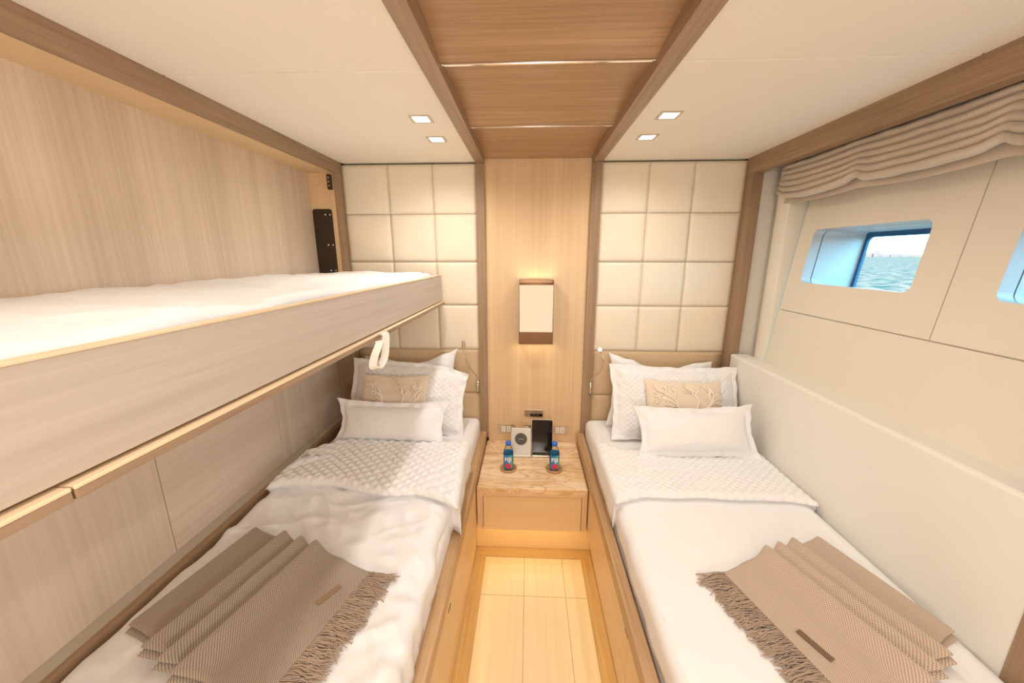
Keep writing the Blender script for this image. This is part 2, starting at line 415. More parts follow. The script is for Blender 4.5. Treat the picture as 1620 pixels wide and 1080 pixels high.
struct(box('trim_26', M['brown_y'], (-1.197, -1.172, 0.2, 2.275, -1.20, -1.024)))

# steel bracket and latch in the alcove
r = root('mounting_plate', 'dark steel mounting plate with bright screws at the end of the bunk alcove', 'bracket', (-1.215, 2.239, 0.08))
def rrect(w, h, rad, k=6):
    out = []
    for cx, cy, a0 in ((w / 2 - rad, h / 2 - rad, 0), (-w / 2 + rad, h / 2 - rad, 90), (-w / 2 + rad, -h / 2 + rad, 180), (w / 2 - rad, -h / 2 + rad, 270)):
        for i in range(k + 1):
            a = math.radians(a0 + 90 * i / k); out.append((cx + rad * math.cos(a), cy + rad * math.sin(a)))
    return out
def plate(loop, fn, fn2):
    """loop of 2D points extruded between fn and fn2"""
    n = len(loop); v = [fn(p) for p in loop] + [fn2(p) for p in loop]
    return v, [tuple(range(n)), tuple(range(n, 2 * n))[::-1]] + [(i, (i + 1) % n, n + (i + 1) % n, n + i) for i in range(n)]
v, f = plate(rrect(0.115, 0.40, 0.015), lambda p: (-1.2185 + p[0], 2.2395, 0.07 + p[1]), lambda p: (-1.2185 + p[0], 2.235, 0.07 + p[1]))
link('steel_plate', v, f, M['dark'], r)
for z in (0.238, 0.066, -0.085):
    for x in (-1.202, -1.173):
        g = G(); g.lathe(0, 0, [(0.0055, 0), (0.0055, 0.002), (0.003, 0.0035)], 12)
        g.v = [(x + a, 2.235 - c, z + b) for a, b, c in g.v]; g.out('screw', M['chrome'], r, smooth=True)
r = root('bunk_latch', 'small black bunk latch at the top corner of the alcove', 'latch', (-1.154, 2.239, 0.42))
box('latch_body', M['dark'], (-1.166, -1.140, 2.222, 2.2395, 0.375, 0.458), r, bevel=0.004)
g = G()
for z in (0.395, 0.417, 0.439): g.box(-1.158, -1.150, 2.2205, 2.2225, z - 0.004, z + 0.004)
g.out('contact', M['nickel'], r)

# ------------------------------------------------------------------ fold-down bunk
def bx(y): return -0.520 - (2.2 - y) * 0.0145         # front face, very slightly skewed
bunk = root('fold_down_bunk', 'pale oak fold-down upper bunk with deep front board hung from alcove', 'bunk bed', (-0.9, 1.2, -0.28))
def skew(name, m, off0, off1, y0, y1, z0, z1, bev=0.0015):
    lo = [(bx(y0) + off0, y0, z0), (bx(y0) + off1, y0, z0), (bx(y1) + off1, y1, z0), (bx(y1) + off0, y1, z0)]
    hi = [(a, b, z1) for a, b, c in lo]
    return G().hexa(lo, hi).out(name, m, bunk, bevel=bev)
skew('front_board', M['board_y'], -0.022, 0.0, 0.0, 2.205, -0.259, -0.1125)
skew('board_edging', M['ledge_y'], -0.022, 0.0008, 0.0, 2.206, -0.1125, -0.109, 0.0005)
skew('bottom_tray', M['ledge_y'], -0.71, 0.0125, 0.363, 2.215, -0.2700, -0.2645)
skew('bottom_tray', M['ledge_y'], -0.71, 0.0125, 0.0, 0.360, -0.2700, -0.2645)
skew('tray_lip', M['brown_y'], -0.015, 0.012, 0.363, 2.215, -0.283, -0.2702)
skew('tray_lip', M['brown_y'], -0.015, 0.012, 0.0, 0.360, -0.283, -0.2702)
box('end_board', M['pale_y'], (-1.27, -0.545, 2.185, 2.205, -0.259, -0.115), bunk)
box('bunk_base', M['pale_y'], (-1.27, -0.58, 0.0, 2.185, -0.262, -0.235), bunk)
# pull loop
pts = catmull([Vector(q) - Vector((0, 0.035, 0)) for q in [(-0.520, 1.268, -0.266), (-0.500, 1.268, -0.262), (-0.492, 1.262, -0.275), (-0.490, 1.232, -0.335), (-0.497, 1.195, -0.362), (-0.505, 1.168, -0.350), (-0.503, 1.185, -0.318), (-0.502, 1.225, -0.288), (-0.512, 1.245, -0.283)]], 6)
def ribbon(name, pts, w, th, m, parent, wdir):
    v = []; n = len(pts)
    for i, p in enumerate(pts):
        t = (pts[min(i + 1, n - 1)] - pts[max(i - 1, 0)]).normalized(); wd = Vector(wdir); wd = (wd - t * wd.dot(t)).normalized(); nn = t.cross(wd)
        v += [p + wd * w / 2 + nn * th / 2, p - wd * w / 2 + nn * th / 2, p - wd * w / 2 - nn * th / 2, p + wd * w / 2 - nn * th / 2]
    f = [(0, 1, 2, 3), tuple(range(4 * n - 4, 4 * n))[::-1]]
    for i in range(n - 1):
        for k in range(4): f.append((4 * i + k, 4 * i + (k + 1) % 4, 4 * i + 4 + (k + 1) % 4, 4 * i + 4 + k))
    return link(name, v, f, m, parent, smooth=False, bevel=0.0006)
ribbon('pull_strap', pts, 0.024, 0.003, M['strap'], bunk, (1.0, 0.45, 0.1))['label'] = 'white webbing pull loop'

# ------------------------------------------------------------------ soft goods
def edge_drop(d, R):
    if d >= R: return 0.0
    d = max(d, 0.0); return R - math.sqrt(max(R * R - (R - d) ** 2, 0))

def soft(name, m, x0, x1, y0, y1, zt, zb, R, parent=None, dx=0.012, disp=None, wob=None, skirts=(1, 1, 1, 1), solid=0.006, origin=None, pillow=None, uv=True, subsurf=0):
    """a soft slab: rounded top edges, hanging skirts; order of skirts: x0, x1, y0, y1"""
    def axis(a, b, lo, hi):
        pts = []
        if lo: pts += [('s', a, t) for t in (1.0, 0.66, 0.33)]
        k = 5
        pts += [('t', a + R * (1 - math.cos(PI / 2 * i / k)), 0) for i in range(k)] if lo else [('t', a, 0)]
        n = max(2, int((b - a - 2 * R) / dx)); st = R if lo else dx * 0.5; en = R if hi else dx * 0.5
        pts += [('t', a + st + (b - a - st - en) * i / n, 0) for i in range(n + 1)]
        pts += [('t', b - R * (1 - math.cos(PI / 2 * i / k)), 0) for i in range(k - 1, -1, -1)] if hi else [('t', b, 0)]
        if hi: pts += [('s', b, t) for t in (0.33, 0.66, 1.0)]
        return pts
    X, Y = axis(x0, x1, skirts[0], skirts[1]), axis(y0, y1, skirts[2], skirts[3])
    v = []; uvs = []
    for ky, y, ty in Y:
        for kx, x, tx in X:
            d = min([q for q, s in ((x - x0, skirts[0]), (x1 - x, skirts[1]), (y - y0, skirts[2]), (y1 - y, skirts[3])) if s] or [9])
            z = zt - edge_drop(d, R)
            t = max(tx, ty)
            if t: z = (zt - R) + (zb - (zt - R)) * t
            px, py = x, y
            if disp: z += disp(x, y) * (1 - t) * min(1, 0.55 + d / 0.04)
            if wob:
                ox, oy = wob(x, y, z); px += ox; py += oy
            v.append((px, py, z)); uvs.append((x + (0 if kx == 't' else (tx * 0.1 if x > x0 + 0.1 else -tx * 0.1)), y - (0 if ky == 't' else ty * 0.1)))
    f = grid_faces(len(X), len(Y))
    o = link(name, v, f, m, parent, smooth=True, solid=solid, uvs=uvs, origin=origin, subsurf=subsurf)
    # face the surface outward
    if o.data.polygons[len(o.data.polygons) // 2].normal.z < 0: o.data.flip_normals()
    return o

# bases ------------------------------------------------
def bed_base(sx, label, rail, panel, plinth, outer, slit_y, slit_z):
    x_in, x_out = rail; s = 1 if sx > 0 else -1
    def bb(a, b): return (min(a, b), max(a, b))
    r = root('platform_bed', label, 'bed', ((x_in + outer) / 2, 1.2, Z_FLOOR))
    box('side_rail', M['rail_y'], (*bb(x_in, x_out), 0.2, 2.286, -1.212, -1.150), r, bevel=0.004)
    a, b = bb(panel, panel + 0.018 * s)
    box('side_panel', M['warm_y'], (a, b, slit_y + 0.0015, 2.286, -1.50, -1.2135), r)
    dr = box('drawer', M['warm_y'], (a, b, 0.2, slit_y - 0.0015, -1.50, -1.2135), r)
    g = G(); g.box(*bb(panel - 0.0012 * s, panel + 0.001 * s), slit_y + 0.004, slit_y + 0.040, slit_z - 0.003, slit_z + 0.003)
    g.out('finger_slot', M['gap'], dr)
    a2, b2 = bb(plinth, plinth + 0.02 * s)
    box('plinth', M['warm_y'], (a2, b2, 0.2, 2.286, -1.75, -1.50), r)
    a3, b3 = bb(plinth + 0.02 * s, outer)
    box('mattress_deck', M['warm_y'], (a3, b3, 0.2, 2.286, -1.25, -1.20), r)
    box('foot_board', M['warm_y'], (a3, b3, 0.2, 0.22, -1.75, -1.25), r)
    e = G().box(*bb(panel + 0.004 * s, panel + 0.014 * s), 0.25, 1.80, -1.506, -1.5005).out('light_strip', M['led'], r)
    return r
bed_base(-1, 'oak bed base with rail and drawer under the bed beneath the bunk', (-0.275, -0.318), -0.280, -0.304, -1.17, 1.070, -1.262)
bed_base(1, 'oak bed base with rail and drawer under the bed beside the windows', (0.332, 0.374), 0.337, 0.388, 1.215, 0.975, -1.225)

# mattresses
def wrink(x, y, s=1.0, seed=0.0):
    w = 0
    for k, (fx, fy, a) in enumerate(((3.0, 5.5, 1.0), (6.5, 11.0, 0.55), (14, 22, 0.25))):
        n_ = nz(x * fx + seed + 3.1 * k + 0.8 * nz(x * 3, y * 3, seed), y * fy + seed * 1.7, k + seed)
        w += a * (0.5 - abs(n_) * 2.2)
    return w * s
o = soft('mattress', M['sheet'], -1.155, -0.318, 0.25, 2.275, -1.035, -1.197, 0.055, solid=0, disp=lambda x, y: wrink(x, y, 0.0025, 2), origin=(-0.74, 1.2, -1.197))
tag(o, 'white fitted-sheet mattress on the bed beneath the bunk', 'mattress')
o = soft('mattress', M['sheet'], 0.385, 1.195, 0.25, 2.275, -1.035, -1.197, 0.055, solid=0, disp=lambda x, y: wrink(x, y, 0.0015, 5), origin=(0.8, 1.2, -1.197))
tag(o, 'white fitted-sheet mattress on the bed beside the windows', 'mattress')

def sstep(a, b, x):
    t = max(0.0, min(1.0, (x - a) / (b - a))); return t * t * (3 - 2 * t)
def duvet_disp_l(x, y):
    w = wrink(x * 0.9 + y * 0.55, y * 0.9 - x * 0.3, 0.0125, 11) + 0.006 * nz(x * 5, y * 5, 9)
    r = 0.5 - abs(nz((x - y * 0.6) * 4.0 + nz(x * 3, y * 3) * 0.8, (x + y) * 9.0, 5)) * 3
    q = 0.5 - abs(nz((x * 0.8 + y * 0.5) * 3.2 + 4 + nz(x * 4, y * 4, 2) * 0.6, (y - x * 0.5) * 7.0, 8)) * 3.2
    und = 1 - 0.65 * sstep(1.16, 1.10, y) * sstep(-0.45, -0.55, x)
    return max(-0.012, (w * 0.6 + 0.009 * max(-0.5, r) + 0.009 * max(-0.6, q)) * und)
def duvet_wob_l(x, y, z):
    k = sstep(-0.45, -0.36, x); q = sstep(-1.05, -1.12, x)
    return (k * (0.014 * nz(y * 9, 1.5, z * 3) + 0.008 * nz(y * 24, 4.5, 0)) + q * 0.010 * nz(y * 8, 7.5, 0), 0)
o = soft('duvet', M['sheet'], -1.148, -0.316, 0.24, 1.62, -1.004, -1.143, 0.05, dx=0.008, disp=duvet_disp_l, wob=duvet_wob_l, solid=0.006, skirts=(1, 1, 1, 0), origin=(-0.73, 0.9, -1.143))
tag(o, 'rumpled white duvet on the bed beneath the bunk', 'duvet')
o = soft('duvet', M['sheet'], 0.380, 1.202, 0.24, 1.62, -1.018, -1.143, 0.045, dx=0.01, disp=lambda x, y: wrink(x, y, 0.0016, 31),
         wob=lambda x, y, z: (sstep(0.48, 0.40, x) * 0.008 * nz(y * 10, 1.5, z * 8), 0), solid=0.006, skirts=(1, 1, 1, 0), origin=(0.79, 0.9, -1.143))
tag(o, 'smooth white duvet on the bed beside the windows', 'duvet')
g = G().tube([(0.402 + 0.003 * nz(y * 7, 3), y, -1.0255 + 0.001 * nz(y * 9, 1)) for y in [0.26 + i * 0.03 for i in range(40)]], 0.0022, 6)
g.out('piping', M['sheet'], o, smooth=True)

def diamonds(x, y, p, a):
    u, w = (x * 0.9 + y) / p, (x * 0.9 - y) / p
    return a * min(abs(math.sin(PI * u)), abs(math.sin(PI * w))) ** 0.55
# quilted covers folded back over the duvets
def cov_l(x, y):
    return diamonds(x, y, 0.050, 0.012) + 0.010 * nz(x * 4.5 + 2, y * 4, 3) + 0.010 * math.exp(-((x + 1.0) / 0.18) ** 2) - 0.003
def cov_wob_l(x, y, z):
    ox = 0.0
    ox = sstep(-0.46, -0.36, x) * (0.030 * max(0, min(1, (1.62 - y) / 0.25)) + 0.008 * nz(y * 12, 2, z * 5)) + sstep(-1.02, -1.10, x) * 0.012 * nz(y * 8, 3)
    k = max(0, min(1, (1.60 - y) / 0.20))
    fy = 1.40
    oy = k * (0.030 * math.sin((x + 1.1) * 9.0) * (1 if x < -0.45 else 0.5) - 0.10 * max(0, (x + 0.48) / 0.16) ** 1.2 + 0.008 * nz(x * 9, 5))
    if y > 1.6 and x < -0.95: oy -= 0.17 * ((-0.95 - x) / 0.2) ** 1.3
    if y < 1.42 and z < -0.988: oy += 0.040 * min(1, (-0.988 - z) / 0.020)
    return (ox, oy)
o = soft('folded_coverlet', M['quilt'], -1.135, -0.306, 1.375, 1.80, -0.967, -1.135, 0.034, dx=0.005, disp=cov_l, wob=cov_wob_l, solid=0.004, skirts=(1, 1, 1, 1), origin=(-0.73, 1.6, -1.135))
tag(o, 'white quilted coverlet folded back across the bed beneath the bunk', 'coverlet')
def cov_r(x, y): return diamonds(x, y, 0.036, 0.009) + 0.006 * nz(x * 4.5 + 8, y * 4, 3)
def cov_wob_r(x, y, z):
    ox = 0.0
    ox = sstep(0.48, 0.41, x) * (-0.004 + 0.006 * nz(y * 12, 2, z * 5))
    k = max(0, min(1, (1.58 - y) / 0.18))
    oy = k * (-0.05 * max(0, (0.50 - x) / 0.12) ** 1.2 + 0.010 * nz(x * 6, 5) - 0.03 * max(0, (x - 1.1) / 0.1))
    if y < 1.45 and z < -1.004: oy += 0.035 * min(1, (-1.004 - z) / 0.016)
    if y > 1.6 and x < 0.5: oy = 0.10 * (0.5 - x) / 0.12 * min(1, (y - 1.6) / 0.1)
    return (ox, oy)
o = soft('folded_coverlet', M['quilt'], 0.374, 1.208, 1.405, 1.79, -0.988, -1.135, 0.030, dx=0.005, disp=cov_r, wob=cov_wob_r, solid=0.004, skirts=(1, 1, 1, 1), origin=(0.79, 1.6, -1.135))
tag(o, 'white quilted coverlet folded back across the bed beside the windows', 'coverlet')

# bunk mattress
def bunk_d(x, y): return wrink(x * 0.7, y * 0.8, 0.011, 21) + 0.009 * nz(x * 3, y * 3, 4)
o = soft('bunk_mattress', M['sheet'], -1.272, -0.575, 0.02, 2.18, -0.094, -0.234, 0.03, dx=0.012, disp=bunk_d, solid=0, origin=(-0.9, 1.1, -0.234))
tag(o, 'mattress under rumpled white sheet on the fold-down upper bunk', 'mattress')

# pillows ------------------------------------------------
def pillow(name, W, H, T, base, lean, yaw=0.0, roll=0.0, flange=0.0, m=None, quilt=0, seed=0.0, pinch=0.05, n=70, droop=None, crumple=1.0):
    """local x = width, y = height (0 at the lower edge), z = towards the room; lean from the horizontal in degrees"""
    nu, nv = n, int(n * H / W) + 8; v = []; uvs = []
    aw, ah = (W / 2 - flange) / (W / 2), (H / 2 - flange) / (H / 2)
    R_ = Matrix.Translation(Vector(base)) @ Euler((0, 0, math.radians(yaw)), 'XYZ').to_matrix().to_4x4() @ Euler((math.radians(lean), 0, 0), 'XYZ').to_matrix().to_4x4() @ Euler((0, 0, math.radians(roll)), 'XYZ').to_matrix().to_4x4()
    for side in (1, -1):
        for j in range(nv):
            for i in range(nu):
                u, w = 2 * i / (nu - 1) - 1, 2 * j / (nv - 1) - 1
                # tighter sampling near rims
                u = math.sin(u * PI / 2) * 0.35 + u * 0.65; w = math.sin(w * PI / 2) * 0.35 + w * 0.65
                cu, cw = min(1, abs(u) / aw), min(1, abs(w) / ah)
                th = T / 2 * ((1 - cu ** 2.6) * (1 - cw ** 2.6)) ** 0.55
                th *= 1 - 0.12 * w if side else 1
                x = W / 2 * u * (1 - pinch * (1 - w * w) ** 1.0 * abs(u) ** 3)
                y = H / 2 * w * (1 - pinch * 1.2 * (1 - u * u) * abs(w) ** 3)
                wr = 0.010 * crumple * nz(x * 7 + seed, y * 7 + seed, side * 2) + 0.006 * crumple * (0.4 - abs(nz(x * 12 + seed, y * 16, seed + side))) * 1.5
                core = min(1, (1 - max(cu, cw)) * 6)
                z = side * (th + 0.0015) + side * wr * core * 0.8
                if flange: z += 0.010 * (1 - core) * nz(x * 22 + seed, y * 22, 3) 
                else: z += 0.008 * (1 - core) * nz(x * 12 + seed, y * 12, 3)
                if quilt and side > 0: z += diamonds(x, y, quilt, 0.0075) * core
                ed = 1 - core
                x += (0.009 if flange else 0.006) * ed * nz(y * 17 + seed, 3.3, seed) * abs(u); y += 0.007 * ed * nz(x * 15 + seed, 8.1, seed) * abs(w)
                if droop: x, y, z = droop(x, y, z, u, w)
                v.append(R_ @ Vector((x, y + H / 2, z))); uvs.append((x, y))
    N_ = nu * nv; f = grid_faces(nu, nv) + [q[::-1] for q in grid_faces(nu, nv, N_)]
    for i in range(nu - 1): f.append((i, i + 1, N_ + i + 1, N_ + i)); k = (nv - 1) * nu; f.append((k + i, k + i + 1, N_ + k + i + 1, N_ + k + i))
    for j in range(nv - 1): a, b = j * nu, (j + 1) * nu; f.append((a, b, N_ + b, N_ + a)); f.append((a + nu - 1, b + nu - 1, N_ + b + nu - 1, N_ + a + nu - 1))
    o = link(name, v, f, m, None, smooth=True, uvs=uvs, origin=base)
    return o, R_

def coral(parent, R_, W, H, T, seed, up=0.0):
    """raised branching sprigs of ivory thread on the front"""
    random.seed(seed); g = G(); mw = R_
    def zz(x, y):
        cu, cw = abs(x) / (W / 2), abs(y) / (H / 2)
        return T / 2 * ((1 - min(1, cu) ** 2.6) * (1 - min(1, cw) ** 2.6)) ** 0.55 * (1 - 0.12 * y / (H / 2)) + 0.0075
    def branch(x, y, a, ln, d):
        p = []
        for k in range(7):
            t = k / 6; xx = x + math.sin(a + 0.25 * math.sin(t * 5 + seed)) * ln * t; yy = y + math.cos(a) * ln * t
            if abs(xx) > W * 0.46 or yy > H * 0.44: break
            p.append((xx, yy))
        if len(p) < 3: return
        g.tube([mw @ Vector((q[0], q[1] + H / 2, zz(*q))) for q in p], [0.0040 * (0.8 ** d)] * len(p), 6)
        if d < 3:
            for q in range(2 if d else 3):
                k = random.randint(2, len(p) - 1); s = random.choice((-1, 1))
                branch(p[k][0], p[k][1], a + s * random.uniform(0.35, 0.75), ln * random.uniform(0.45, 0.7), d + 1)
    for x0, a in ((-0.04, -0.45), (0.05, 0.05), (0.10, 0.4), (0.08, 0.8), (-0.03, -0.8)):
        branch(x0, -0.02 + up, a, random.uniform(0.085, 0.125), 0)
    o = g.out('coral_embroidery', M['thread'], parent, smooth=True)
    o['label'] = 'raised ivory coral sprig embroidery'

ZM = -1.030
# right bed
o, _ = pillow('bed_pillow', 0.63, 0.42, 0.11, (0.80, 2.135, ZM), 77, yaw=0, roll=-2.0, m=M['sheet'], seed=3, pinch=0.10, crumple=1.2,
              droop=lambda x, y, z, u, w: (x, y + (0.035 * max(0, -u) ** 3 - 0.03 * max(0, 1 - (u - 0.05) ** 2 * 3)) * max(0, w), z))
tag(o, 'plain white pillow at the back against tan strip, bed beside the windows', 'pillow')
o, _ = pillow('quilted_pillow', 0.74, 0.44, 0.12, (0.845, 1.95, ZM), 67, roll=-1.0, flange=0.03, m=M['quilt'], quilt=0.028, seed=6, n=120, pinch=0.05)
tag(o, 'large white quilted pillow in front of the back one, bed beside the windows', 'pillow')
o, RR = pillow('coral_cushion', 0.42, 0.39, 0.085, (0.855, 1.842, ZM), 66, roll=-1, m=M['linen'], seed=9, pinch=0.06, crumple=0.6)
tag(o, 'sand linen cushion with coral embroidery, on the bed beside the windows', 'cushion'); coral(o, RR, 0.42, 0.39, 0.085, 12, 0.04)
o, _ = pillow('lumbar_pillow', 0.62, 0.275, 0.11, (0.865, 1.712, -0.998), 62, yaw=0, roll=1.5, flange=0.04, m=M['sheet'], seed=14, n=90, pinch=0.11, crumple=0.7)
tag(o, 'long white flanged lumbar pillow in front on the bed beside the windows', 'pillow')
# left bed
o, _ = pillow('bed_pillow', 0.60, 0.43, 0.11, (-0.735, 2.150, ZM), 78, roll=2.0, m=M['sheet'], seed=23, pinch=0.10, crumple=1.2,
              droop=lambda x, y, z, u, w: (x, y + (0.03 * max(0, u) ** 3 - 0.03 * max(0, 1 - (u - 0.05) ** 2 * 3)) * max(0, w), z))
tag(o, 'plain white pillow at the back against tan strip, bed beneath the bunk', 'pillow')
o, _ = pillow('quilted_pillow', 0.72, 0.44, 0.12, (-0.735, 1.985, ZM), 68, yaw=0, roll=-2.0, flange=0.03, m=M['quilt'], quilt=0.032, seed=26, n=120, pinch=0.05,
              droop=lambda x, y, z, u, w: (x, y - 0.085 * max(0, u - 0.1) ** 2 * max(0, w), z))
tag(o, 'large white quilted pillow in front of the back one, bed beneath the bunk', 'pillow')
o, RR = pillow('coral_cushion', 0.40, 0.39, 0.08, (-0.770, 1.875, ZM), 68, roll=0, m=M['linen'], seed=29, pinch=0.06, crumple=0.6)
tag(o, 'sand linen cushion with coral embroidery, on the bed beneath the bunk', 'cushion'); coral(o, RR, 0.40, 0.39, 0.08, 5, 0.02)
o, _ = pillow('lumbar_pillow', 0.64, 0.265, 0.11, (-0.745, 1.775, -1.010), 64, yaw=0, roll=-0.5, flange=0.04, m=M['sheet'], seed=34, n=90, pinch=0.13, crumple=0.7)
tag(o, 'long white flanged lumbar pillow in front on the bed beneath the bunk', 'pillow')

# ------------------------------------------------------------------ throws
def throw(label, m, P00, P10, P01, P11, z0, tagpts, seed, fr_out, tagmat):
    """s across the pleats (0 = folded edge, 1 = fringe), t along them (0 = far end, 1 = near end)"""
    ctr = [(P00[i] + P11[i]) / 2 for i in (0, 1)]
    r = root('throw_blanket', label, 'throw', (ctr[0], ctr[1], z0))
    ridges = [(0.0, 0.006, 0.05), (0.265, 0.030, 0.085), (0.415, 0.034, 0.075), (0.545, 0.036, 0.105)]
    def H(s, t):
        z = 0.018
        for c, a, w in ridges:
            c2 = c + 0.008 * nz(t * 3 + seed, c * 9)
            d = (s - c2) / w
            z = max(z, 0.018 + a * (0.85 + 0.3 * t) * math.exp(-abs(d if d > 0 else d * 2.9) ** 1.5))
        z += 0.006 * math.exp(-((s - 0.78) / 0.09) ** 2)
        return z
    def P(s, t):
        t2 = t
        a = [P00[i] * (1 - s) * (1 - t) + P10[i] * s * (1 - t) + P01[i] * (1 - s) * t + P11[i] * s * t for i in (0, 1)]
        return a
    ns, nt = 150, 60
    dS = Vector((P10[0] - P00[0], P10[1] - P00[1], 0)); dT = Vector((P01[0] - P00[0], P01[1] - P00[1], 0)); LS, LT = dS.length, dT.length
    tn = dT.normalized()
    for lay, (zo, s0, s1, e0, e1) in enumerate(((0.0, 0.0, 1.0, 0.0, 0.0), (-0.0085, 0.0, 0.985, 0.010, 0.010))):
        v = []; uvs = []
        for j in range(nt + 1):
            t = j / nt
            for i in range(ns + 1):
                s = s0 + (s1 - s0) * i / ns; a = P(s, t)
                # pleats scallop both ends of the cloth
                h = H(s, t); k = (h - 0.018)
                ex = -0.25 * k * (1 - t) * 2.2 + 0.45 * k * t * 2.2 + e0 * (1 - t) * 0 + e1 * t
                zz = h + zo * (1.0 + 0.8 * t)
                if lay: zz = max(0.0025, zz)
                ee = min(t, 1 - t) * LT
                zz -= 0.0035 * math.exp(-(ee / 0.004))
                v.append((a[0] + tn.x * ex, a[1] + tn.y * ex, z0 + zz)); uvs.append((s * LS, t * LT))
        o = link('woven_cloth' if not lay else 'under_fold', v, grid_faces(ns + 1, nt + 1), m, r, smooth=True, solid=0.0048, solid_off=-1, uvs=uvs)
        if o.data.polygons[100].normal.z < 0: o.data.flip_normals()
        o.modifiers.new('bevel', 'BEVEL').width = 0.0018
    # fringe
    random.seed(seed); g = G(); out = Vector((fr_out[0], fr_out[1], 0)).normalized(); al = Vector((P11[0] - P10[0], P11[1] - P10[1], 0))
    for k in range(430):
        t = (k + random.random()) / 430 * 1.02 - 0.01; a = P(1.0, min(max(t, 0), 1)); lay = k % 3
        ln = random.uniform(0.060, 0.100) + 0.015 * nz(t * 14, 3, seed); sk = 0.25 * nz(t * 16, 7, seed + lay) + random.uniform(-0.14, 0.14)
        d = (out + al.normalized() * sk).normalized(); p = []
        hh = 0.016 - 0.004 * lay
        for q in range(8):
            u = q / 7; wv = 0.004 * math.sin(u * 9 + k * 1.7) * u + 0.012 * nz(t * 30, u * 3, seed) * u
            p.append(Vector((a[0], a[1], z0)) - out * 0.004 + d * ln * u + al.normalized() * wv + Vector((0, 0, max(0.0022, hh * (1 - u * 0.85) + 0.010 * math.sin(PI * u) * abs(nz(t * 25, lay, seed)) + 0.004 * random.random() * (u > 0.2)))))
        g.tube(p, 0.00145, 4)
    tag(g.out('fringe', M['fringe'], r, smooth=True), kind='stuff')
    # sewn tag
    (ax, ay), (bx_, by_) = tagpts; v = []; a = Vector((ax, ay, 0)); b = Vector((bx_, by_, 0)); n_ = (b - a).normalized().cross(Vector((0, 0, 1)))
    import itertools
    den = lambda p: None
    def zat(p):
        # nearest surface height by coarse search
        best = min(((P(s / 40, t / 20)[0] - p.x) ** 2 + (P(s / 40, t / 20)[1] - p.y) ** 2, s / 40, t / 20) for s in range(41) for t in range(21))
        return z0 + H(best[1], best[2]) + 0.0022
    for i in range(9):
        c = a.lerp(b, i / 8); zc = zat(c)
        for sd in (-1, 1): v.append((c + n_ * sd * 0.0085) + Vector((0, 0, zc)))
    f = [(2 * i, 2 * i + 1, 2 * i + 3, 2 * i + 2) for i in range(8)]
    o = link('sewn_tag', v, f, tagmat, r, solid=0.0016, solid_off=0); o['label'] = 'small sewn fabric tag'
    return r
M['tag_l'] = mat('tan stitched tag', (0.30, 0.20, 0.12), 0.85)
throw('greige woven throw with fringe, pleated on the bed beneath the bunk', M['throw_l'], (-1.005, 1.135), (-0.500, 0.965), (-1.080, 0.765), (-0.600, 0.585), -1.000,
      ((-0.565, 0.905), (-0.602, 0.842)), 5, (1.0, -0.02), M['tag_l'])
throw('taupe woven throw with fringe, pleated on the bed beside the windows', M['throw_r'], (1.062, 1.200), (0.640, 1.030), (1.165, 0.860), (0.758, 0.640), -1.016,
      ((0.742, 0.838), (0.776, 0.762)), 9, (-1.0, -0.12), M['tag'])

# ------------------------------------------------------------------ nightstand
ns_ = root('nightstand', 'honey oak nightstand with travertine top and single drawer between the beds', 'nightstand', (0.045, 2.0, Z_FLOOR))
box('stone_top', M['stone'], (-0.2745, 0.331, 1.775, 2.309, -1.266, -1.230), ns_, bevel=0.003)
g = G(); g.box(-0.2745, -0.242, 1.780, 2.30, -1.50, -1.267).box(0.302, 0.331, 1.780, 2.30, -1.50, -1.267).box(-0.242, 0.302, 1.780, 2.30, -1.285, -1.267).box(-0.242, 0.302, 1.80, 2.30, -1.50, -1.49).box(-0.242, 0.302, 2.25, 2.30, -1.49, -1.285)
g.out('cabinet_frame', M['warm_z'], ns_, bevel=0.001)
box('cabinet_shadow', M['gap'], (-0.2415, 0.3015, 1.792, 1.80, -1.49, -1.286), ns_, bevel=0)
box('drawer', M['warm_x'], (-0.2395, 0.2995, 1.780, 1.7915, -1.498, -1.2875), ns_)
box('recessed_base', M['warm_x'], (-0.303, 0.387, 1.925, 1.945, -1.742, -1.505), ns_, bevel=0)
G().box(-0.24, 0.30, 1.815, 1.825, -1.5065, -1.5005).out('light_strip', M['led'], ns_)

# outlets
def outlet(x0, x1, z0, z1, label, n, off=0):
    r = root('power_outlet', label, 'power outlet', ((x0 + x1) / 2, Y_WALL, (z0 + z1) / 2))
    v, f = plate(rrect(x1 - x0, z1 - z0, 0.004), lambda p: ((x0 + x1) / 2 + p[0], Y_WALL - 0.0005, (z0 + z1) / 2 + p[1]), lambda p: ((x0 + x1) / 2 + p[0], Y_WALL - 0.006, (z0 + z1) / 2 + p[1]))
    link('cover_plate', v, f, M['nickel'], r)
    for k in range(n):
        cx = x0 + (x1 - x0) * (0.30 + 0.30 * k) + off; cz = (z0 + z1) / 2
        s = box('socket', M['white'], (cx - 0.013, cx + 0.013, Y_WALL - 0.009, Y_WALL - 0.006, cz - 0.020, cz + 0.020), r, bevel=0.002)
        g = G()
        for dz in (-0.011, 0, 0.011):
            q = G().lathe(0, 0, [(0.0027, 0), (0.0027, 0.0008)], 10); g.add([(cx + a, Y_WALL - 0.009 - c, cz + dz + b) for a, b, c in q.v], q.f)
        g.out('socket_hole', M['gap'], s)
    return r
outlet(-0.200, -0.085, -1.172, -1.113, 'satin nickel power outlet behind the silver stand, on honey panel', 2, 0.005)
outlet(-0.022, 0.030, -1.168, -1.113, 'power outlet mostly hidden behind the silver stand and tablet', 1, 0.0)
outlet(0.168, 0.278, -1.174, -1.113, 'satin nickel power outlet beside the black tablet, on honey panel', 2, 0)
r = root('usb_panel', 'small nickel wall panel with black slot above the tablet', 'wall panel', (0.042, Y_WALL, -1.025))
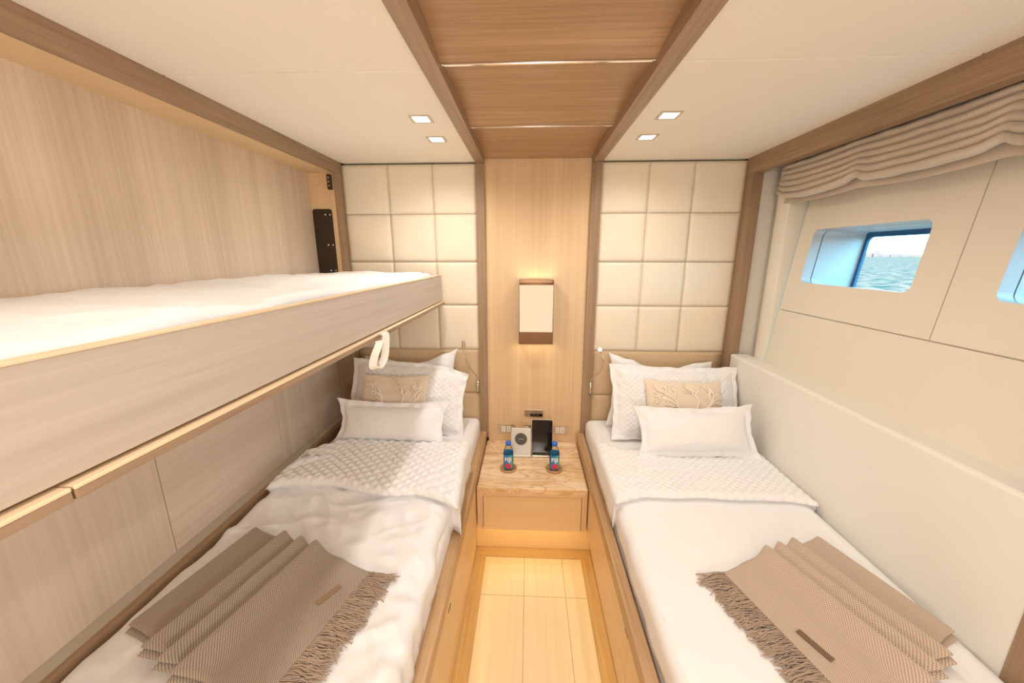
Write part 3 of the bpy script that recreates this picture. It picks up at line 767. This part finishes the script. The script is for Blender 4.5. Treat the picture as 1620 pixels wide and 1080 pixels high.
box('cover_plate', M['nickel'], (-0.020, 0.104, Y_WALL - 0.006, Y_WALL - 0.0005, -1.051, -1.000), r)
sl = box('port_slot', M['screen'], (0.018, 0.099, Y_WALL - 0.0085, Y_WALL - 0.0062, -1.047, -1.027), r)
g = G()
for x in (0.035, 0.060): g.box(x, x + 0.014, Y_WALL - 0.0100, Y_WALL - 0.0087, -1.035, -1.031)
g.out('port', M['nickel'], sl)

# silver stand with a round charcoal disc
def tilt(cx, cy, cz, deg, yaw=0): return Matrix.Translation((cx, cy, cz)) @ Matrix.Rotation(math.radians(yaw), 4, 'Z') @ Matrix.Rotation(math.radians(-deg), 4, 'X')
r = root('round_speaker_stand', 'silver upright stand with round charcoal disc, beside the black tablet', 'speaker', (-0.040, 2.12, -1.23))
T4 = tilt(-0.040, 2.105, -1.229, 9, -2)
g = G().box(-0.062, 0.062, 0, 0.010, 0.012, 0.180, T4); g.out('face_plate', M['silver'], r, bevel=0.003)
g = G().box(-0.062, 0.062, -0.012, 0.05, 0.0, 0.012, Matrix.Translation((-0.040, 2.105, -1.229))); g.out('foot', M['silver'], r, bevel=0.003)
q = G().lathe(0, 0, [(0.038, 0), (0.038, 0.003), (0.034, 0.004)], 40)
d = G().add([T4 @ Vector((a, -c, b + 0.112)) for a, b, c in q.v], q.f).out('round_disc', M['disc'], r)
g = G()
for k in range(8): x = -0.014 + k * 0.004; g.box(x, x + 0.0028, -0.0046, -0.004, 0.1105, 0.1135, T4)
g.out('tiny_print', M['silver'], d)
# tablet on its dock
r = root('tablet', 'black glass tablet standing in a silver dock on the nightstand', 'tablet', (0.094, 2.15, -1.23))
T4 = tilt(0.093, 2.13, -1.216, 8, -1)
v, f = plate(rrect(0.132, 0.212, 0.010), lambda p: T4 @ Vector((p[0], 0.004, p[1] + 0.108)), lambda p: T4 @ Vector((p[0], 0.012, p[1] + 0.108)))
link('case', v, f, M['silver'], r)
v, f = plate(rrect(0.129, 0.209, 0.009), lambda p: T4 @ Vector((p[0], 0.0038, p[1] + 0.108)), lambda p: T4 @ Vector((p[0], 0.001, p[1] + 0.108)))
link('screen', v, f, M['screen'], r)
G().box(0.030, 0.158, 2.095, 2.175, -1.2295, -1.216).out('dock', M['nickel'], r, bevel=0.003)

# bottles on coasters
def text_mesh(s, size, bold=0.0):
    cu = bpy.data.curves.new('lettering', 'FONT'); cu.body = s; cu.size = size; cu.extrude = 0.0; cu.align_x = 'CENTER'; cu.offset = bold
    ob = bpy.data.objects.new('lettering', cu); C.objects.link(ob)
    bpy.context.view_layer.update()
    me = bpy.data.meshes.new_from_object(ob.evaluated_get(bpy.context.evaluated_depsgraph_get()))
    vs = [tuple(v.co) for v in me.vertices]; fs = [tuple(p.vertices) for p in me.polygons]
    bpy.data.objects.remove(ob); bpy.data.meshes.remove(me); bpy.data.curves.remove(cu)
    return vs, fs
TV, TF = text_mesh('FIJI', 0.034, 0.0008)
def wrap(cx, cy, R, x, z, e=3.2):
    """wrap flat x around the squarish bottle front (facing -y)"""
    a = -PI / 2 + x / (R * 1.08); ca, sa = math.cos(a), math.sin(a)
    k = (abs(ca) ** e + abs(sa) ** e) ** (-1 / e)
    return (cx + R * k * ca, cy + R * k * sa, z)
def water_bottle(cx, cy, zb, label, rx):
    r = root('water_bottle', label, 'bottle', (cx, cy, zb), group=None)
    R = 0.0285
    prof = [(0.022, zb, 3), (0.027, zb + 0.002, 3.2), (R, zb + 0.007, 3.2), (R, zb + 0.100, 3.2), (0.0272, zb + 0.112, 3.0), (0.023, zb + 0.126, 2.5), (0.0155, zb + 0.140, 2.1), (0.0125, zb + 0.146, 2), (0.0125, zb + 0.152, 2)]
    G().lathe(cx, cy, prof, 48).out('bottle_body', M['bottle'], r, smooth=True)
    G().lathe(cx, cy, [(0.0155, zb + 0.151), (0.0160, zb + 0.153), (0.0160, zb + 0.168), (0.0145, zb + 0.1705)], 32).out('bottle_cap', M['bluecap'], r, smooth=True)
    # printed sleeve: curved patches
    def patch(name, m, x0, x1, z0, z1, off, parent, shape=None, nx=20, nzz=8):
        v = []
        for j in range(nzz + 1):
            for i in range(nx + 1):
                x = x0 + (x1 - x0) * i / nx; z = z0 + (z1 - z0) * j / nzz
                v.append(wrap(cx, cy, R + off, x, zb + z))
        return link(name, v, grid_faces(nx + 1, nzz + 1), m, parent, smooth=True)
    lb = patch('front_label', M['label_blue'], -0.027, 0.004, 0.012, 0.100, 0.0005, r)
    patch('label_band', M['label_teal'], 0.004, 0.027, 0.012, 0.100, 0.0005, lb)
    patch('back_label', M['label_blue'], 0.050, 0.135, 0.012, 0.106, 0.0004, r)
    v = [wrap(cx, cy, R + 0.0010, p[0], zb + 0.060 + p[1]) for p in TV]
    link('brand_lettering', v, TF, M['label_white'], lb)
    # hibiscus
    g = G()
    for k in range(5):
        a0 = 2 * PI * k / 5 + 0.3; ctr = (0.011 * math.cos(a0) + 0.002, 0.030 + 0.011 * math.sin(a0)); v = [wrap(cx, cy, R + 0.0011 + 0.00015 * k, ctr[0], zb + ctr[1])]
        for i in range(14):
            a = 2 * PI * i / 14; v.append(wrap(cx, cy, R + 0.0011 + 0.00015 * k, ctr[0] + 0.0078 * math.cos(a), zb + ctr[1] + 0.0078 * math.sin(a)))
        g.add(v, [(0, i + 1, (i + 1) % 14 + 1) for i in range(14)])
    g.out('red_flower', M['label_red'], lb)
    return r
def coaster(cx, cy, label):
    r = root('coaster', label, 'coaster', (cx, cy, -1.23))
    z = -1.2298
    G().lathe(cx, cy, [(0.044, z), (0.048, z + 0.002), (0.049, z + 0.010), (0.047, z + 0.0135), (0.0445, z + 0.0125), (0.042, z + 0.006), (0.002, z + 0.0055)], 48).out('coaster_dish', M['cork'], r, smooth=True)
coaster(-0.110, 1.962, 'round wooden coaster under the water bottle before the silver stand')
coaster(0.160, 1.968, 'round wooden coaster under the water bottle before the tablet')
water_bottle(-0.110, 1.962, -1.2238, 'blue-capped water bottle on coaster before the silver stand', 0)
water_bottle(0.160, 1.968, -1.2238, 'blue-capped water bottle on coaster before the black tablet', 0)

# ------------------------------------------------------------------ sconce
r = root('wall_sconce', 'bronze wall sconce with glowing cream shade above the nightstand', 'wall lamp', (0.046, Y_WALL, -0.33))
box('back_plate', M['bronze'], (-0.058, 0.150, 2.300, 2.3095, -0.540, -0.140), r)
box('side_plate', M['bronze'], (-0.0585, -0.0555, 2.205, 2.300, -0.525, -0.142), r, bevel=0)
box('side_plate', M['bronze'], (0.1465, 0.1495, 2.205, 2.300, -0.525, -0.142), r, bevel=0)
box('front_plate', M['bronze'], (-0.0585, 0.1495, 2.200, 2.2045, -0.525, -0.440), r)
g = G().box(-0.054, 0.145, 2.193, 2.198, -0.448, -0.166)
sh = g.out('lamp_shade', M['shade'], r, bevel=0.002); sh['label'] = 'glowing cream front shade'
g = G().box(-0.048, 0.138, 2.202, 2.206, -0.170, -0.165).box(-0.0555, -0.048, 2.205, 2.23, -0.20, -0.18).box(0.139, 0.1465, 2.205, 2.23, -0.20, -0.18)
g.out('shade_clip', M['bronze'], r)

# ------------------------------------------------------------------ gooseneck reading lights
def reading(xm, pts, label, head_dir, lit):
    r = root('reading_light', label, 'reading lamp', (xm, 2.286, -0.84))
    G().tube([(xm, 2.282, -0.880), (xm, 2.282, -0.795)], 0.0075, 14).out('mount', M['chrome'], r, smooth=True)
    box('mount_plate', M['nickel'], (xm - 0.006, xm + 0.006, 2.285, 2.298, -0.885, -0.79), r)
    c = catmull(pts, 8)
    G().tube(c, 0.0042, 10).out('gooseneck', M['chrome'], r, smooth=True)
    e = c[-1]; d = Vector(head_dir).normalized()
    hd = G().tube([e - d * 0.004, e + d * 0.045], 0.011, 18).out('lamp_head', M['chrome'], r, smooth=False)
    return e + d * 0.046, d, r
reading(-0.328, [(-0.328, 2.280, -0.795), (-0.330, 2.270, -0.765), (-0.365, 2.225, -0.70), (-0.394, 2.20, -0.62), (-0.398, 2.195, -0.552)], 'chrome gooseneck reading light rising beside the bed beneath the bunk', (0, 0, 1), False)
tip, d, rr = reading(0.406, [(0.406, 2.280, -0.795), (0.408, 2.268, -0.765), (0.440, 2.20, -0.70), (0.446, 2.13, -0.62), (0.425, 2.07, -0.56), (0.412, 2.05, -0.525)], 'lit chrome gooseneck reading light beside the bed by the windows', (-0.25, -0.75, 0.35), True)
G().tube([tip - d * 0.001, tip + d * 0.001], 0.0095, 18).out('lens', M['readlamp'], rr)

# ------------------------------------------------------------------ downlights
def downlight(cx, cy, label, power=17):
    r = root('ceiling_downlight', label, 'ceiling light', (cx, cy, Z_CEIL))
    g = G(); h, w, z0, z1 = 0.042, 0.030, Z_CEIL - 0.003, Z_CEIL + 0.001
    g.box(cx - h, cx + h, cy - h, cy - w, z0, z1).box(cx - h, cx + h, cy + w, cy + h, z0, z1).box(cx - h, cx - w, cy - w, cy + w, z0, z1).box(cx + w, cx + h, cy - w, cy + w, z0, z1)
    g.out('bezel', M['nickel'], r, bevel=0.0008)
    G().box(cx - w, cx + w, cy - w, cy + w, z0 + 0.0018, z1).out('lens', M['lamp'], r)
    return r
for x, y, lb in ((-0.433, 1.607, 'square recessed downlight on bunk side, nearer the ceiling seam'), (-0.435, 1.868, 'square recessed downlight on bunk side, nearer the padded wall'),
                 (0.535, 1.612, 'square recessed downlight on window side, nearer the ceiling seam'), (0.534, 1.880, 'square recessed downlight on window side, nearer the padded wall')):
    downlight(x, y, lb)
def lamp(kind, name, loc, power, col, size=0.05, rot=(0, 0, 0), size_y=None, spread=None, angle=None, blend=0.6):
    l = bpy.data.lights.new(name, kind); l.energy = power; l.color = col
    if kind == 'AREA':
        l.size = size
        if size_y: l.shape = 'RECTANGLE'; l.size_y = size_y
        if spread: l.spread = math.radians(spread)
    if kind in ('SPOT', 'POINT'): l.shadow_soft_size = size
    if kind == 'SPOT': l.spot_size = math.radians(angle); l.spot_blend = blend
    o = bpy.data.objects.new(name, l); C.objects.link(o); o.location = loc; o.rotation_euler = rot; return o
WARM = (1.0, 0.93, 0.845)
for x, y, p in ((-0.433, 1.607, 16), (-0.435, 1.868, 13), (0.535, 1.612, 13), (0.534, 1.880, 10.5),
                (-0.434, 0.55, 7), (-0.434, 0.15, 6), (0.535, 0.55, 11), (0.535, 0.15, 10), (0.05, -0.55, 12)):  # this row: unseen spots added to brighten the room
    lamp('SPOT', 'downlight_and_fill_glow', (x, y, Z_CEIL - 0.012), p * 0.92, WARM, 0.03, angle=165, blend=0.8)
globe = root('fill_ceiling_lamp', 'added round opal fill lamp, out of view behind the camera', 'ceiling light', (0.05, -0.62, 0.54))  # unseen lamp added to brighten the ceiling
box('lamp_plate', M['nickel'], (0.0, 0.10, -0.67, -0.57, 0.535, 0.546), globe)
GL = G().lathe(0.05, -0.62, [(0.02, 0.535), (0.055, 0.52), (0.07, 0.49), (0.055, 0.455), (0.02, 0.44)], 24).out('opal_globe', M['shade'], globe, smooth=True)
lamp('POINT', 'fill_ceiling_glow', (0.05, -0.62, 0.36), 12, WARM, 0.07)
ent = root('fill_sconce', 'added fill lamp, out of view on the wall facing the beds', 'wall lamp', (0.05, -1.10, -0.30))  # unseen sconce added to throw light forward under the bunk
box('lamp_bracket', M['bronze'], (-0.05, 0.15, -1.0995, -1.085, -0.50, -0.12), ent)
box('lamp_shade', M['shade'], (-0.045, 0.145, -1.03, -1.01, -0.46, -0.16), ent)
box('shade_arm', M['bronze'], (0.03, 0.07, -1.085, -1.03, -0.14, -0.13), ent)
lamp('POINT', 'fill_sconce_glow', (0.05, -0.95, -0.35), 40, (1.0, 0.94, 0.88), 0.08)
# sconce throws light up and down the wall
lamp('AREA', 'sconce_glow', (0.046, 2.255, -0.20), 0.35, (1.0, 0.76, 0.46), 0.12, (PI, 0, 0), 0.05)
lamp('AREA', 'sconce_glow', (0.046, 2.255, -0.46), 0.45, (1.0, 0.76, 0.46), 0.12, (0, 0, 0), 0.05)
# warm strips under the bases
LED = (1.0, 0.76, 0.30)
lamp('AREA', 'strip_glow', (0.03, 1.84, -1.508), 0.5, LED, 0.54, (0, 0, 0), 0.02)
lamp('AREA', 'strip_glow', (-0.292, 1.05, -1.508), 0.7, LED, 0.006, (0, 0, 0), 1.5)
lamp('AREA', 'strip_glow', (0.356, 1.05, -1.508), 0.7, LED, 0.02, (0, 0, 0), 1.5)
lamp('SPOT', 'reading_glow', tuple(tip + d * 0.006), 1.2, (1.0, 0.93, 0.82), 0.008, Vector(d).to_track_quat('-Z', 'Y').to_euler(), angle=80)

# ------------------------------------------------------------------ right side: frame, ledge, hull lining
struct(box('trim_27', M['brown_y'], (1.219, 1.270, 0.0, 2.30, 0.441, 0.62)))
struct(box('trim_28', M['brown_z'], (1.219, 1.270, 2.215, 2.33, -1.20, 0.441)))
struct(box('wall_right', M['side'], (1.219, 1.322, 0.2, 2.212, -1.75, -0.572), bevel=0.012))
struct(box('trim_29', M['brown_z'], (1.216, 1.30, 0.70, 0.786, -1.74, 0.44)))
struct(box('wall_right', M['side'], (1.2705, 1.60, 2.238, 2.40, -0.62, 0.62), bevel=0))
def wx(z): return 1.383 + 0.11 * z
def W(y, z, off=0.0): return (wx(z) + off * 0.994, y, z - off * 0.11)
WINS = [(1.390, 1.937, -0.130, 0.124), (0.595, 1.142, -0.130, 0.124)]
def holed(name, m, y0, y1, z0, z1, holes, off0, off1, parent=None):
    bm = bmesh.new(); edges = []
    def loop(pts):
        vs = [bm.verts.new(W(a, b, off0)) for a, b in pts]
        for i in range(len(vs)): edges.append(bm.edges.new((vs[i], vs[(i + 1) % len(vs)])))
    loop([(y0, z0), (y1, z0), (y1, z1), (y0, z1)])
    for a, b, c, d_ in holes: loop([((a + b) / 2 + p, (c + d_) / 2 + q) for p, q in rrect(b - a, d_ - c, 0.028)])
    bmesh.ops.triangle_fill(bm, edges=edges, use_beauty=True, use_dissolve=False)
    fs = list(bm.faces); ex = bmesh.ops.extrude_face_region(bm, geom=fs)
    dv = Vector(W(0, 0, off1)) - Vector(W(0, 0, off0))
    for v_ in ex['geom']:
        if isinstance(v_, bmesh.types.BMVert): v_.co += dv
    bmesh.ops.recalc_face_normals(bm, faces=bm.faces)
    vs = [tuple(v_.co) for v_ in bm.verts]; bm.verts.index_update(); fcs = [tuple(v_.index for v_ in f_.verts) for f_ in bm.faces]; bm.free()
    return link(name, vs, fcs, m, parent)
hull = struct(holed('wall_right', M['wallpaint'], -0.15, 2.044, -1.75, 0.62, WINS, 0.0, 0.03))
for (y0, y1, z0, z1, hs) in ((1.272, 2.028, -0.276, 0.60, [WINS[0]]), (0.515, 1.268, -0.276, 0.60, [WINS[1]]), (-0.15, 0.511, -0.276, 0.60, []), (-0.15, 2.030, -0.90, -0.281, [])):
    holed('lining_panel', M['wallpaint'], y0, y1, z0, z1, hs, -0.009, 0.0, hull)
# rounded column at the end of the windows
prof = [(1.44, 2.20), (1.335, 2.165), (1.319, 2.145), (1.313, 2.125), (1.314, 2.105), (1.319, 2.083), (1.324, 2.069), (1.333, 2.061), (1.350, 2.057), (1.44, 2.052)]
n = len(prof); v = [(x, y, z) for z in (-0.60, 0.46) for x, y in prof]
struct(link('trim_30', v, [(i, (i + 1) % n, n + (i + 1) % n, n + i) for i in range(n)] + [tuple(range(n))[::-1], tuple(range(n, 2 * n))], M['wallpaint'], bevel=0.002))
struct(box('wall_right', M['wallpaint'], (1.322, 1.60, 2.045, 2.238, -1.0, -0.602), bevel=0))
struct(box('wall_right', M['wallpaint'], (1.45, 1.60, 2.045, 2.238, -0.602, 0.62), bevel=0))  # backing added behind the column to seal out outside light

# windows
def porthole(k, win):
    y0, y1, z0, z1 = win; cy, cz = (y0 + y1) / 2, (z0 + z1) / 2
    w = bpy.data.objects.new('window_%d' % k, None); C.objects.link(w); w.location = W(cy, cz, 0.26); w['kind'] = 'structure'
    A = rrect(y1 - y0, z1 - z0, 0.028); B = rrect(y1 - y0 - 0.004, z1 - z0 - 0.004, 0.026); n = len(A)
    rings = [[W(cy + p, cz + q, -0.009) for p, q in A], [W(cy + p, cz + q, 0.035) for p, q in B]]
    v = sum(rings, []); f = [(i, (i + 1) % n, n + (i + 1) % n, n + i) for i in range(n)]
    link('rim', v, f, M['liner'], w, solid=0.004, solid_off=1)
    D = rrect(y1 - y0 - 0.004, z1 - z0 - 0.004, 0.024); E_ = rrect(y1 - y0 + 0.0, z1 - z0 + 0.05, 0.012)
    v = [W(cy + p, cz + q, 0.040) for p, q in D] + [W(cy + p, cz - 0.012 + q, 0.245) for p, q in E_]
    link('tunnel_lining', v, f, M['liner'], w, solid=0.012, solid_off=1)
    v = [W(cy + p, cz + q, 0.0345) for p, q in A] + [W(cy + p, cz + q, 0.0405) for p, q in A]
    link('seam_gasket', v, f, M['gasket'], w, solid=0.002, solid_off=1)
    O = rrect(y1 - y0 + 0.02, z1 - z0 + 0.07, 0.012); I = rrect(y1 - y0 - 0.030, z1 - z0 + 0.006, 0.022)
    bm = bmesh.new(); ed = []
    for L_ in (O, I):
        vs = [bm.verts.new(W(cy + p, cz - 0.012 + q, 0.246)) for p, q in L_]
        for i in range(len(vs)): ed.append(bm.edges.new((vs[i], vs[(i + 1) % len(vs)])))
    bmesh.ops.triangle_fill(bm, edges=ed, use_beauty=True); bm.verts.index_update()
    vs = [tuple(q.co) for q in bm.verts]; fc = [tuple(q.index for q in f_.verts) for f_ in bm.faces]; bm.free()
    link('window_frame', vs, fc, M['gasket'], w, solid=0.012, solid_off=0)
    v = [W(cy + p, cz - 0.012 + q, 0.252) for p, q in O]
    link('pane', v, [tuple(range(len(v)))], M['glass'], w)
porthole(1, WINS[0]); porthole(2, WINS[1])

# roman blind pulled up
cords = [2.100, 1.64, 1.17, 0.70, 0.25]
def sag(y):
    for a, b in zip(cords[1:], cords[:-1]):
        if a <= y <= b: return math.sin(PI * (y - a) / (b - a)) ** 0.8, min(abs(y - a), abs(b - y))
    return 0, 0
bl = root('roman_blind', 'greige cloth roman blind gathered up in folds above the windows', 'blind', (1.33, 1.2, 0.44))
folds = 6; per = 10; v = []; Ys = [0.25 + (2.100 - 0.25) * i / 260 for i in range(261)]
for y in Ys:
    s_, dc = sag(y); pinch = math.exp(-(dc / 0.03) ** 2)
    for i in range(folds * per + 1):
        t = i / (folds * per); ph = (t * folds) % 1.0; k = int(t * folds)
        h = abs(math.sin(PI * t * folds)) ** 0.5
        bul = 0.029 * h * (0.75 + 0.25 * nz(y * 5, k * 3.3, 1)) * (1 - 0.25 * pinch) + 0.010 * t
        z = 0.452 - 0.158 * t - (0.016 * s_ + 0.006 * nz(y * 4, t * 2)) * (0.25 + t) + 0.012 * pinch * t + 0.0035 * nz(y * 16, k * 2.1)
        v.append((1.310 - bul - 0.012 * s_ * t + 0.004 * nz(y * 20, k * 5), y, z))
f = grid_faces(folds * per + 1, len(Ys))
link('folded_cloth', v, f, M['blind'], bl, smooth=True, solid=0.002, solid_off=0)
v = []
for y in Ys[::4]:
    s_, dc = sag(y)
    for i in range(9):
        t = i / 8; v.append((1.322 + 0.004 * math.sin(t * 9) - 0.006 * t, y, 0.452 - 0.185 * t - 0.012 * s_ * t))
link('lining', v, grid_faces(9, len(Ys[::4])), M['blind'], bl, smooth=True, solid=0.0015, solid_off=0)
box('headrail', M['white'], (1.318, 1.345, 0.25, 2.100, 0.440, 0.466), bl)

# ------------------------------------------------------------------ outside
n_ = 40; v = []
for j in range(n_ + 1):
    for i in range(n_ + 1):
        v.append((1.9 + 900 * (i / n_) ** 3, 2 + (j / n_ - 0.5) * 2200 , -2.55 + 0.0))
o = link('sea', v, grid_faces(n_ + 1, n_ + 1), M['water'], None, origin=(1.9, 0, -2.55)); o['kind'] = 'stuff'
o['label'] = 'choppy teal sea outside the portholes'; o['category'] = 'sea'
random.seed(3)
for i in range(36):
    y = 540 + i * 24 + random.uniform(-8, 8); hgt = random.uniform(4, 20) * (0.6 + 0.4 * math.sin(i * 0.7)); w_ = random.uniform(4, 9)
    r = root('tower_block', 'pale hazy high-rise on the far horizon across the sea', 'building', (880, y, -2.5), group='hazy towers on the horizon')
    G().box(880, 900, y - w_, y + w_, -2.5, hgt * 0.8).box(884, 896, y - w_ * 0.6, y + w_ * 0.6, hgt * 0.8, hgt).out('tower', M['haze'], r)

w = bpy.data.worlds.new('World'); SC.world = w; w.use_nodes = True
N, L = w.node_tree.nodes, w.node_tree.links; bg = N['Background']
bg.inputs['Color'].default_value = (0.28, 0.72, 1.0, 1); bg.inputs['Strength'].default_value = 14.0

# ------------------------------------------------------------------ lift everything so the floor is at zero
for o in list(C.objects):
    if o.parent is None: o.location.z += LIFT

# ------------------------------------------------------------------ camera
cam = bpy.data.cameras.new('camera'); co = bpy.data.objects.new('camera', cam); C.objects.link(co); SC.camera = co
cam.sensor_width = 36; cam.lens = 584 / 1620 * 36; cam.clip_start = 0.01; cam.clip_end = 3000
R3 = [(0.998986943, 0.00976453403, -0.0439288277), (0.0449993750, -0.224996875, 0.973319815), (-0.000379834498, -0.974310556, -0.225208338)]
mw = Matrix(((R3[0][0], -R3[0][1], -R3[0][2], 0), (R3[1][0], -R3[1][1], -R3[1][2], 0), (R3[2][0], -R3[2][1], -R3[2][2], LIFT), (0, 0, 0, 1)))
co.matrix_world = mw
vs = SC.view_settings; vs.view_transform = 'Standard'; vs.look = 'None'; vs.exposure = -0.07; vs.gamma = 1.0; vs.use_curve_mapping = False
SC.cycles.max_bounces = 10; SC.cycles.diffuse_bounces = 6
